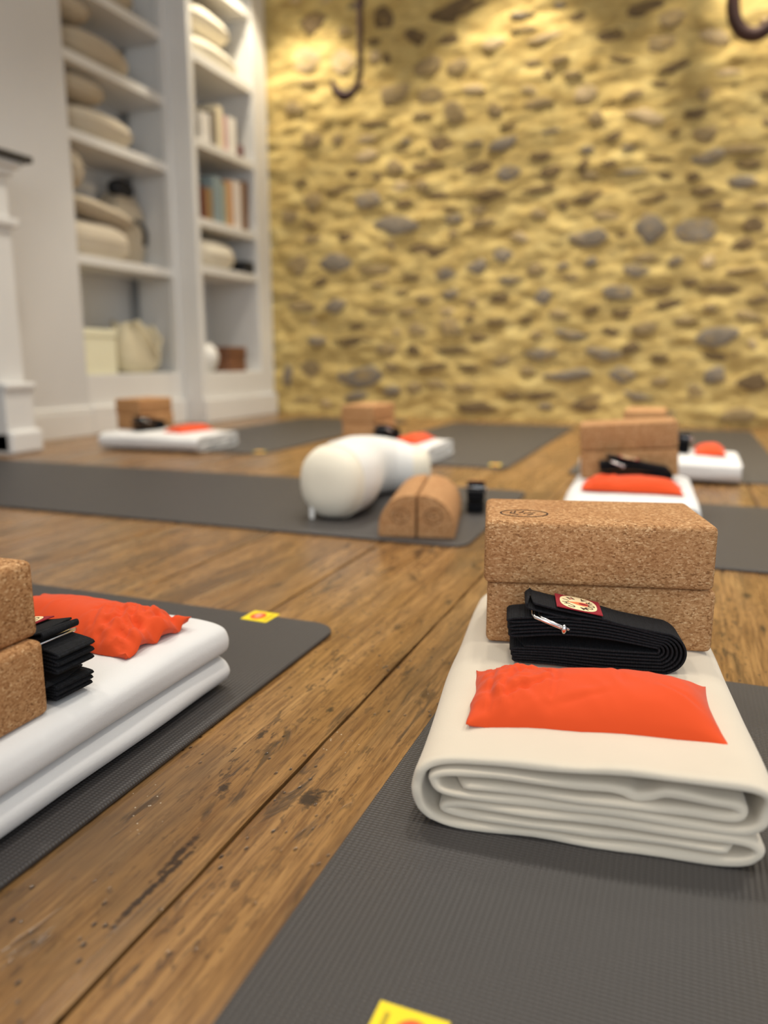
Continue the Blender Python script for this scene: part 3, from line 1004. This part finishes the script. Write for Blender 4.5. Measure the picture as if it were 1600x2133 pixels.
def blanket(label, mat, loc, rz, depth=0.38, fat=False, seed=0, sc=(1, 1, 1), group='folded blankets', hl=0.058, hr=0.068, ht=0.0705):
    t = thing('folded_blanket', label, 'blanket', loc, rz, group)
    path = [Vector((u, lv)) for u, lv in catmull(BPATH_FAT if fat else BPATH, 5)]
    # strip is built in true metres at the back height; the front is pressed down a little
    P = [Vector((q.x, q.y * ht)) for q in path]

    def deform(v):
        u = v.x / BW
        e = min(1.0, v.y / 0.16)
        e = e * e * (3 - 2 * e)
        hf = (hl + (hr - hl) * u) / ht
        k = hf + (1 - hf) * e
        z = v.z * k + 0.0011 * nz(v.x * 26 + seed, v.z * 70, v.y * 8) * (v.z > 0.006)
        amp = min(1.0, max(0.0, v.z / ht))
        z += amp * (0.0030 * (1 - 0.55 * e)) * nz(v.x * 17 + seed, v.y * 14)
        x = v.x + 0.0022 * nz(v.y * 9 + seed, v.z * 40) + 0.0012 * nz(v.x * 30, v.z * 60, seed)
        y = v.y + 0.0035 * nz(v.x * 18, v.z * 55, seed + 3) * max(0.0, 1 - abs(v.y) / 0.1) 
        return Vector((x, y, z))

    o = ribbon('cloth', P, 0.0083, depth, 26, mat, t, deform)
    t.scale = sc
    return t


BZ = 0.0008 + MT
near_b = blanket('cream folded blanket with its layered folds facing front, in the right foreground', M['cream'], (-0.165, 0.488, BZ), R(7.4), seed=1, sc=(1.03, 1.0, 1.0))
blanket('bright white folded blanket at the left edge under the left cork bricks', M['white_wool'], (-0.658, 0.262, BZ), R(0.5), depth=0.385, fat=True, seed=9, hl=0.0705, hr=0.0705)
mr_b = blanket('white folded blanket under the tilted cork stack in the middle distance', M['white_wool'], (-0.216, 1.52, BZ), R(3), fat=True, seed=4, sc=(1.1, 1, 1), hl=0.06, hr=0.064)
fl_b = blanket('white folded blanket far left in front of the bookcase', M['white_wool'], (-1.645, 2.35, BZ), R(92), fat=True, depth=0.44, seed=6, hl=0.066, hr=0.066, sc=(1.25, 0.99, 0.82))
mf_b = blanket('white folded blanket behind the crescent bolster', M['white_wool'], (-0.765, 2.34, BZ), R(91), fat=True, depth=0.33, seed=12, hl=0.066, hr=0.066, sc=(1.38, 1.08, 0.82))
rf_b = blanket('white folded blanket in the far right behind the tilted cork stack', M['white_wool'], (0.155, 2.28, BZ), R(90), fat=True, depth=0.40, seed=15, hl=0.066, hr=0.066, sc=(1.38, 1.08, 0.86))

# ------------------------------------------------------------------ cork bricks
BL, BD, BH = 0.208, 0.122, 0.0602


def strokes_mesh(name, parent, segs, z, ring=None, width=0.0017, mat=None):
    """flat burnt-in strokes: ring is (rx, ry), segs are polylines"""
    verts, faces = [], []

    def poly(pts, closed=False):
        n = len(pts)
        base = len(verts)
        for i in range(n):
            a = Vector(pts[(i - 1) % n] if closed else pts[max(0, i - 1)])
            b = Vector(pts[(i + 1) % n] if closed else pts[min(n - 1, i + 1)])
            d = (b - a).normalized()
            nn = Vector((-d.y, d.x)) * width / 2
            q = Vector(pts[i])
            verts.append((q.x + nn.x, q.y + nn.y, z))
            verts.append((q.x - nn.x, q.y - nn.y, z))
        for i in range(n if closed else n - 1):
            j = (i + 1) % n
            faces.append((base + 2 * i, base + 2 * j, base + 2 * j + 1, base + 2 * i + 1))
    if ring:
        poly([(ring[0] * math.cos(2 * PI * i / 36), ring[1] * math.sin(2 * PI * i / 36)) for i in range(36)], True)
    for s in segs:
        poly(s)
    return from_data(name, verts, faces, mat or M['burn'], parent)


def leaf_segs(k=1.0):
    S_ = [[(-0.0115, 0.0065), (-0.0135, 0.000), (-0.0055, -0.0085)], [(-0.0075, 0.0095), (-0.0095, 0.0035), (-0.0085, 0.001)],
          [(0.0, 0.011), (-0.001, 0.006), (-0.005, 0.002)], [(-0.0005, -0.0025), (0.001, 0.001), (0.011, 0.0035)], [(0.003, -0.009), (0.005, -0.006), (0.0085, -0.0025)]]
    return [[(x * k, y * k) for x, y in s] for s in S_]


def cork_brick(label, loc, rot, mark=False, group='rectangular cork bricks'):
    t = thing('cork_brick', label, 'yoga brick', loc, 0, group, rot)
    bm = bmesh.new()
    bm_box(bm, -BL / 2, BL / 2, -BD / 2, BD / 2, 0, BH, 0.0058, 3)
    from_bm('body', bm, M['cork'], t, True)
    if mark:
        o = strokes_mesh('burnt_emblem', t, leaf_segs(), BH + 0.0003, (0.0225, 0.0165))
        o.location = (-BL / 2 + 0.037, -BD / 2 + 0.040, 0)
        o['label'] = 'oval emblem burnt into the cork'
    return t


zb = 0.0758
# near stack (front face from about (-.163, .69) to (.04, .742))
a = R(13.0)


def brick_centre(x, y, a):
    return (x + BL / 2 * math.cos(a) - BD / 2 * math.sin(a), y + BL / 2 * math.sin(a) + BD / 2 * math.cos(a))


cx, cy = brick_centre(-0.1635, 0.690, a)
cork_brick('lower cork brick of the nearest stack, half hidden by the black strap', (cx, cy, zb), (0, 0, a))
cx, cy = brick_centre(-0.1655, 0.684, R(13.6))
cork_brick('upper cork brick of the nearest stack, with oval emblem on top', (cx, cy, zb + BH + 0.0003), (0, 0, R(13.6)), True)
cork_brick('lower cork brick on the white blanket at the left edge', (-0.440 - BL / 2, 0.420 - BD / 2, zb), (0, 0, R(0.5)))
cork_brick('upper cork brick on the white blanket at the left edge', (-0.448 - BL / 2, 0.424 - BD / 2, zb + BH + 0.0003), (0, 0, R(0.8)), True)
# middle stack, leaning
ar = R(6)
tl = R(-4.2)
cork_brick('lower brick of the tilted cork stack in the middle distance', (-0.1125, 1.838, zb + 0.0075), (0, tl, ar))
cork_brick('upper brick of the tilted cork stack in the middle distance', (-0.1125 - (BH + 0.0006) * math.sin(R(4.2)), 1.838, zb + 0.0075 + (BH + 0.0006) * math.cos(R(4.2))), (0, tl, ar))
zf = 0.0634
for z_, n_, dx in ((zf, 'lower', 0.0), (zf + BH + 0.0003, 'upper', 0.004)):
    cork_brick(n_ + ' cork brick on the far left blanket before the bookcase', (-2.06 - dx, 2.595, z_), (0, 0, R(90)))
    cork_brick(n_ + ' cork brick behind the crescent bolster', (-1.045 - dx, 2.54, z_), (0, 0, R(90)))
    cork_brick(n_ + ' cork brick farthest back on the right, behind the tilted stack', (-0.113 - dx, 2.60, z_), (0, 0, R(90)))


def half_round(label, sgn, loc, rz):
    t = thing('half_round_brick', label, 'yoga brick', loc, rz, 'half-round cork bricks')
    wd, hg, ln = 0.074, 0.083, 0.268
    pr = [(0.0012, 0.0), (0.0012, hg - 0.003), (0.004, hg)]
    for k in range(1, 13):
        q = PI / 2 * (1 - k / 12)
        pr.append((0.004 + (wd - 0.004) * abs(math.cos(q)) ** (2 / 2.2), hg * (0.14 + 0.86 * abs(math.sin(q)) ** (2 / 2.2)) if k < 12 else hg * 0.14))
    pr.append((wd - 0.001, 0.0))
    rows = [(0.0, 0.975), (0.0025, 1.0), (ln - 0.0025, 1.0), (ln, 0.975)]
    verts, faces = [], []
    n = len(pr)
    for y, s in rows:
        for x, z in pr:
            verts.append((sgn * (wd / 2 + (x - wd / 2) * s), y, hg / 2 + (z - hg / 2) * s))
    for r_ in range(3):
        for i in range(n):
            j = (i + 1) % n
            faces.append((r_ * n + i, r_ * n + j, (r_ + 1) * n + j, (r_ + 1) * n + i))
    faces.append(tuple(range(n)))
    faces.append(tuple(3 * n + i for i in range(n))[::-1])
    from_data('body', verts, faces, M['cork'], t)
    o = strokes_mesh('burnt_emblem', t, leaf_segs(0.8), 0.0, (0.0165, 0.0145), 0.0014)
    o.rotation_euler = (R(90), 0, 0)
    o.location = (sgn * 0.031, -0.0004, 0.042)
    o['label'] = 'oval emblem burnt into the end'
    return t


hx, hy, ha = -0.4655, 1.366, R(13)
half_round('left half-round cork brick of the pair on the middle mat', -1, (hx - 0.0006 * math.cos(ha), hy, BZ), ha)
half_round('right half-round cork brick of the pair on the middle mat', 1, (hx + 0.0006 * math.cos(ha), hy, BZ), ha)

# ------------------------------------------------------------------ crescent bolster
t = thing('crescent_bolster', 'white crescent-shaped bolster standing on the middle grey mat', 'bolster', (-0.688, 1.62, BZ + 0.0006))
t.scale = (0.88, 1.0, 0.98)
ctr = catmull([(-0.700, 1.488, 0), (-0.698, 1.55, 0), (-0.730, 1.645, 0), (-0.752, 1.745, 0), (-0.715, 1.83, 0), (-0.645, 1.865, 0)], 8)
ctr = [c - Vector((-0.69, 1.62, 0)) for c in ctr]
nC = len(ctr)


def bol_ring(i, shrink=1.0, push=0.0, seg=32, a_=0.086, b_=0.080):
    p0, p1 = ctr[max(0, i - 1)], ctr[min(nC - 1, i + 1)]
    d = (p1 - p0).normalized()
    s = Vector((d.y, -d.x, 0))
    c = ctr[i] + d * push
    k = i / (nC - 1)
    fat = 0.97 + 0.05 * math.sin(PI * k) - 0.2 * k ** 3
    low = 1.0 - 0.24 * k ** 4
    out = []
    for q in range(seg):
        an = 2 * PI * q / seg
        cs, sn = math.cos(an), math.sin(an)
        ee = 2 / 2.25
        x = math.copysign(abs(cs) ** ee, cs) * a_ * fat * shrink
        z = math.copysign(abs(sn) ** ee, sn) * b_ * shrink * low
        out.append(c + s * x + Vector((0, 0, max(0.0, b_ * 0.98 * low + z))))
    return out


def loft(name, rings, mat, parent, cap0=False, cap1=False):
    verts = [v for r_ in rings for v in r_]
    n = len(rings[0])
    faces = []
    for i in range(len(rings) - 1):
        for j in range(n):
            k = (j + 1) % n
            faces.append((i * n + j, i * n + k, (i + 1) * n + k, (i + 1) * n + j))
    for flag, i in ((cap0, 0), (cap1, len(rings) - 1)):
        if flag:
            c = len(verts)
            m_ = sum((Vector(v) for v in rings[i]), Vector()) / n
            verts.append(m_)
            for j in range(n):
                faces.append((i * n + j, i * n + (j + 1) % n, c))
    return from_data(name, verts, faces, mat, parent, True)


loft('cover', [bol_ring(i) for i in range(0, nC)], M['white_cotton'], t)
prof = [(1.0, 0.0), (0.985, 0.012), (0.94, 0.024), (0.86, 0.034), (0.72, 0.043), (0.5, 0.05), (0.25, 0.053)]
loft('end_panel', [bol_ring(0, s, -p_) for s, p_ in prof], M['cream_cotton'], t, cap1=True)['label'] = 'cream end panel'
loft('end_panel', [bol_ring(nC - 1, s, p_) for s, p_ in prof], M['cream_cotton'], t, cap1=True)['label'] = 'cream end panel'
rg = bol_ring(0, 1.005)
tube('piping', rg, 0.0022, M['cream_cotton'], t, 6, True)
b0 = ctr[0]
box('care_tag', (b0.x - 0.046, b0.x - 0.034, b0.y - 0.037, b0.y - 0.0355, 0.0, 0.026), M['white_cotton'], t)['label'] = 'small white tag'

# ------------------------------------------------------------------ orange eye bags


CREASES = [(-0.62, 0.2, 1.15, 0.028, 0.0032), (-0.55, -0.35, 0.55, 0.034, 0.0030), (-0.38, 0.35, 2.0, 0.026, 0.0026), (-0.70, -0.5, 1.9, 0.022, 0.0030), (-0.30, -0.1, 1.45, 0.036, 0.0018), (0.25, 0.2, 1.65, 0.030, 0.0012), (-0.1, -0.6, 0.3, 0.03, 0.0014), (0.72, -0.3, 2.5, 0.02, 0.0018)]


def eye_bag_mesh(lx=0.190, ly=0.094, hgt=0.027, seed=0, crumple=1.0):
    nx, ny = 84, 40
    verts, faces = [], []
    for side in (0, 1):
        for i in range(nx + 1):
            for j in range(ny + 1):
                s, q = -1 + 2 * i / nx, -1 + 2 * j / ny
                hw = 0.875 + 0.125 * abs(s) ** 5
                if s < -0.7:
                    hw -= (0.04 + 0.05 * (crumple > 1)) * (-(s + 0.7) / 0.3)
                x = lx / 2 * s * (1 - 0.045 * (1 - q * q) * (1 if s > 0 else 0.4))
                y = ly / 2 * q * hw
                x += 0.003 * crumple * nz(q * 2.0 + seed, 4.0) * (s < -0.5) * (-s - 0.5) * 2
                prof_x = max(0.0, 1 - abs(s) ** 5) ** 0.75
                prof_y = max(0.0, 1 - abs(q) ** 2.3) ** 0.62
                h = hgt * prof_x * prof_y
                h *= 0.92 + 0.12 * nz(s * 1.6 + seed, q * 1.2)
                left = max(0.0, min(1.0, (-s - 0.15) / 0.6))
                cr = abs(nz(s * 6.5 + q * 2.6 + seed, q * 2.2 - s * 1.2)) + 0.3 * abs(nz(s * 11 - q * 4 + seed, q * 4))
                mid = 0.35 * abs(nz(s * 4.0 + 7, q * 1.6 + s * 2 + seed))
                edge = min(1.0, prof_x * prof_y * 1.5) if crumple < 1.2 else min(1.0, prof_x * prof_y * 2.2 + 0.1)
                w_ = (0.0095 * left * crumple * (0.28 - cr) + 0.006 * (0.10 - mid)) * edge
                for (s0, q0, an, le, dp) in CREASES:
                    ds, dq = (s - s0) * lx / 2, (q - q0) * ly / 2
                    al, ac = ds * math.cos(an) + dq * math.sin(an), -ds * math.sin(an) + dq * math.cos(an)
                    fade = max(0.0, 1 - (al / le) ** 2)
                    w_ += dp * fade * (-math.exp(-(ac / 0.0022) ** 2) + 0.8 * math.exp(-((ac - 0.0055) / 0.004) ** 2)) * edge
                # seam band near the open end
                w_ -= 0.0022 * math.exp(-((s + 0.83) / 0.016) ** 2) * edge
                ends = max(0.0, (-s - 0.84) / 0.16)
                gather = (0.0045 if crumple < 1.2 else 0.007) * ends * crumple * (0.5 + 0.5 * math.sin(q * (9 if crumple > 1 else 3.5) + 2 * seed + (2 if crumple > 1 else 0.4) * nz(q * 3, seed)))
                if side == 0:
                    z = max(0.0006, 0.0016 + h + w_ + gather)
                else:
                    z = 0.0 if ends <= 0 else max(0.0, gather - 0.002)
                    if abs(s) == 1 or abs(q) == 1:
                        z = max(0.0006, 0.0016 + h + w_ + gather) - 0.0008
                verts.append((x, y, z))
    n1 = (nx + 1) * (ny + 1)
    for side in (0, 1):
        for i in range(nx):
            for j in range(ny):
                a_ = side * n1 + i * (ny + 1) + j
                f_ = (a_, a_ + ny + 1, a_ + ny + 2, a_ + 1)
                faces.append(f_ if side == 0 else f_[::-1])
    rim = [(i, 0) for i in range(nx)] + [(nx, j) for j in range(ny)] + [(i, ny) for i in range(nx, 0, -1)] + [(0, j) for j in range(ny, 0, -1)]
    for k in range(len(rim)):
        i0, j0 = rim[k]
        i1, j1 = rim[(k + 1) % len(rim)]
        a_, b_ = i0 * (ny + 1) + j0, i1 * (ny + 1) + j1
        faces.append((a_, b_, n1 + b_, n1 + a_))
    me = D.meshes.new('eye_bag')
    me.from_pydata(verts, [], faces)
    bm = bmesh.new()
    bm.from_mesh(me)
    bmesh.ops.recalc_face_normals(bm, faces=bm.faces)
    bm.to_mesh(me)
    bm.free()
    me.materials.append(M['orange'])
    me.polygons.foreach_set('use_smooth', [True] * len(me.polygons))
    return me


bag_me = [eye_bag_mesh(seed=2, hgt=0.029), eye_bag_mesh(seed=5, lx=0.2, ly=0.105, hgt=0.03, crumple=1.5)]


def eye_bag(label, loc, rz, k=0, rot=None, sc=None):
    o = D.objects.new('eye_bag', bag_me[k])
    COL.objects.link(o)
    o.location = loc
    o.rotation_euler = rot or (0, 0, rz)
    if sc:
        o.scale = sc
    return tag(o, label, 'eye pillow', 'orange eye pillows')


eye_bag('orange eye pillow on the cream blanket in the right foreground', (-0.0535, 0.592, 0.0700), R(9.5), 0, (R(3.2), R(-1.6), R(9.5)))
eye_bag('orange eye pillow on the white blanket at the left edge, its crumpled end showing', (-0.552, 0.575, 0.0766), R(178), 1)
eye_bag('orange eye pillow in front of the tilted cork stack in the middle distance', (-0.092, 1.660, 0.0755), R(3), 0, None, (1.06, 1.0, 1.0))
eye_bag('orange eye pillow on the far left blanket before the bookcase', (-1.805, 2.53, zf), R(82), 0, None, (1, 1, 0.85))
eye_bag('orange eye pillow on the blanket behind the crescent bolster', (-0.865, 2.51, zf), R(88), 0, None, (1, 1, 0.8))
eye_bag('orange eye pillow on the far right blanket', (0.077, 2.50, 0.066), R(90), 0, None, (1, 1, 0.85))

# ------------------------------------------------------------------ folded black straps
ST, SW = 0.0021, 0.038


def strap_path():
    """one long zig-zag: nested U-turns at the right, two packs of folds at the left (metres)"""
    pts = []
    nL = 7
    for k in range(nL):
        r = 0.0026 + 0.00265 * k
        cx_, cz = 0.126 + 0.0006 * k, 0.0205 - 0.0004 * k
        low = [(0.006 + 0.0005 * k, 0.0175 - 0.00235 * k), (0.04, 0.0185 - 0.0026 * k), (0.085, cz - r)]
        arc = [(cx_ + 1.15 * r * math.sin(q), cz - r * math.cos(q)) for q in [PI * m / 8 for m in range(9)]]
        up = [(0.085, cz + r + 0.006 + 0.0006 * k), (0.045, 0.0305 + 0.0031 * k), (0.006 - 0.0004 * k, 0.0265 + 0.00325 * k)]
        if k == nL - 1:
            up = [(0.098, cz + r + 0.0052), (0.080, 0.0465), (0.060, 0.0500), (0.040, 0.0535), (0.024, 0.0570), (0.0185, 0.0580)]
        seq = low + arc + up
        if k % 2 == 1:
            if k == nL - 1:
                pass
            else:
                seq = seq[::-1]
        pts += seq
    return pts


def turn(pts, i):
    return pts


def make_strap(label):
    t = thing('yoga_strap', label, 'strap', (0, 0, 0), 0, 'folded black straps')
    P = [Vector(p) for p in catmull(strap_path(), 4)]
    ribbon('webbing', P, ST, SW, 3, M['web'], t)
    # loose end folded back under the top layer
    e = [Vector(p) for p in catmull([(0.0185, 0.0580), (0.0155, 0.0572), (0.0150, 0.0540), (0.0185, 0.0525), (0.030, 0.0500), (0.046, 0.0470), (0.066, 0.0440)], 5)]
    ribbon('folded_end', e, ST, SW, 3, M['web'], t)
    for k, dx in enumerate((0.0, 0.006)):
        x0, z0, x1, z1 = 0.0225 + dx, 0.0465 - 0.001 * k, 0.0455 + dx, 0.0375 - 0.001 * k
        pts = []
        for (x, z, y) in ((x0, z0, -0.0035), (x1, z1, -0.0035), (x1 + 0.0012, z1 - 0.0006, 0.0), (x1 + 0.0012, z1 - 0.0006, SW), (x1, z1, SW + 0.003), (x0, z0, SW + 0.003), (x0 - 0.0012, z0 + 0.0006, SW), (x0 - 0.0012, z0 + 0.0006, 0.0)):
            pts.append((x, y + 0.001 * k, z))
        tube('buckle_ring', pts, 0.00165, M['steel'], t, 10, True)['label'] = 'polished steel ring'
    s = bmesh.new()
    bmesh.ops.create_uvsphere(s, u_segments=12, v_segments=8, radius=0.0034)
    o = from_bm('buckle_bar', s, M['steel'], t, True)
    o.location = (0.0475, -0.0045, 0.0372)
    o.scale = (0.8, 0.9, 1.35)
    o['label'] = 'rounded end of the steel buckle'
    return t


def letters_mesh(name, items, mat, parent):
    """items: (char, x, y, rotation, size) -> one flat mesh lying in the xy plane"""
    bm = bmesh.new()
    for ch, x, y, r_, sz in items:
        cu = D.curves.new('lettering', 'FONT')
        cu.body = ch
        cu.size = sz
        cu.align_x = 'CENTER'
        cu.align_y = 'CENTER'
        cu.extrude = 0.00005
        cu.offset = 0.00012
        ob = D.objects.new('lettering', cu)
        COL.objects.link(ob)
        bpy.context.view_layer.update()
        me = D.meshes.new_from_object(ob)
        me.transform(Matrix.Translation((x, y, 0)) @ Matrix.Rotation(r_, 4, 'Z'))
        bm.from_mesh(me)
        D.objects.remove(ob)
        D.curves.remove(cu)
        D.meshes.remove(me)
    return from_bm(name, bm, mat, parent)


strap = make_strap('black folded strap with red and cream label, leaning on the nearest cork bricks')
# woven label on the top run (upright label turned so that its top points left)
lc0, lc1 = Vector((0.0405, 0.05485)), Vector((0.0805, 0.0479))
dirn = (lc1 - lc0).normalized()
pl = box('label_patch', (-0.0185, 0.0185, -0.0200, 0.0200, 0.0, 0.0010), M['patch_red'], strap, 0.0003)
pl['label'] = 'dark red woven label with cream oval'
mid = (lc0 + lc1) / 2
pl.rotation_euler = Euler((0, math.atan2(-dirn.y, dirn.x), 0)).to_matrix().to_4x4().to_euler()
pl.matrix_local = Matrix.Translation((mid.x, SW / 2 - 0.0005, mid.y + ST / 2 + 0.0001)) @ Matrix.Rotation(math.atan2(-dirn.y, dirn.x), 4, 'Y') @ Matrix.Rotation(R(90), 4, 'Z')
n = 36
ov = []
for i in range(n):
    an = 2 * PI * i / n
    e_ = 2 / 2.6
    ov.append((0.0181 * math.copysign(abs(math.cos(an)) ** e_, math.cos(an)), 0.0164 * math.copysign(abs(math.sin(an)) ** e_, math.sin(an)), 0.0012))
from_data('label_oval', ov, [tuple(range(n))], M['patch_cream'], pl)
tip = [(0.0, 0.0105), (0.0016, 0.006), (0.0040, 0.001), (0.0052, -0.004), (0.0040, -0.0085), (0.0, -0.0102), (-0.0040, -0.0085), (-0.0052, -0.004), (-0.0040, 0.001), (-0.0016, 0.006)]
from_data('label_figure', [(x, y, 0.00132) for x, y in tip], [tuple(range(len(tip)))], M['patch_orange'], pl)
disc('label_drop', 0.0027, 0.0043, 0.00142, M['patch_red'], pl, 20, (0, -0.0045))
disc('label_flower', 0.0018, 0.0026, 0.00135, M['label_pink'], pl, 14, (0.0105, 0.0055), R(20))
it = []
for k, ch in enumerate('CHIN'):
    an = R(147 - 38 * k)
    it.append((ch, 0.0128 * math.cos(an), 0.0112 * math.sin(an), an - R(90), 0.0085))
for k, ch in enumerate('MUDRA'):
    an = R(203 + 33 * k)
    it.append((ch, 0.0132 * math.cos(an), 0.0118 * math.sin(an), an + R(90), 0.0085))
lt = letters_mesh('lettering', it, M['patch_ink'], pl)
lt.location = (0, 0, 0.00138)
zs = 0.0765
strap.location = (-0.1320, 0.6420, zs)
strap.rotation_euler = (0, 0, R(12.0))
dup(strap, (-0.437, 0.468, 0.0772), 0, 'black folded strap on the white blanket at the left edge, beside the cork bricks', rot=(0, 0, R(178)))
dup(strap, (-0.165, 1.722, 0.0775), 0, 'black folded strap before the tilted cork stack in the middle distance', rot=(0, 0, R(8)), scale=(1.0, 1.0, 1.0))
dup(strap, (-1.955, 2.42, zf + 0.001), 0, 'black folded strap on the far left blanket before the bookcase', rot=(0, 0, R(86)))
dup(strap, (-0.94, 2.41, zf + 0.001), 0, 'black folded strap on the blanket behind the crescent bolster', rot=(0, 0, R(88)))
dup(strap, (0.02, 2.42, 0.0665), 0, 'black folded strap on the far right blanket', rot=(0, 0, R(90)))
dup(strap, (-0.400, 1.635, BZ + 0.0005), 0, 'black folded strap behind the half-round bricks on the middle mat', rot=(0, 0, R(103)), scale=(1, 1, 1.18))
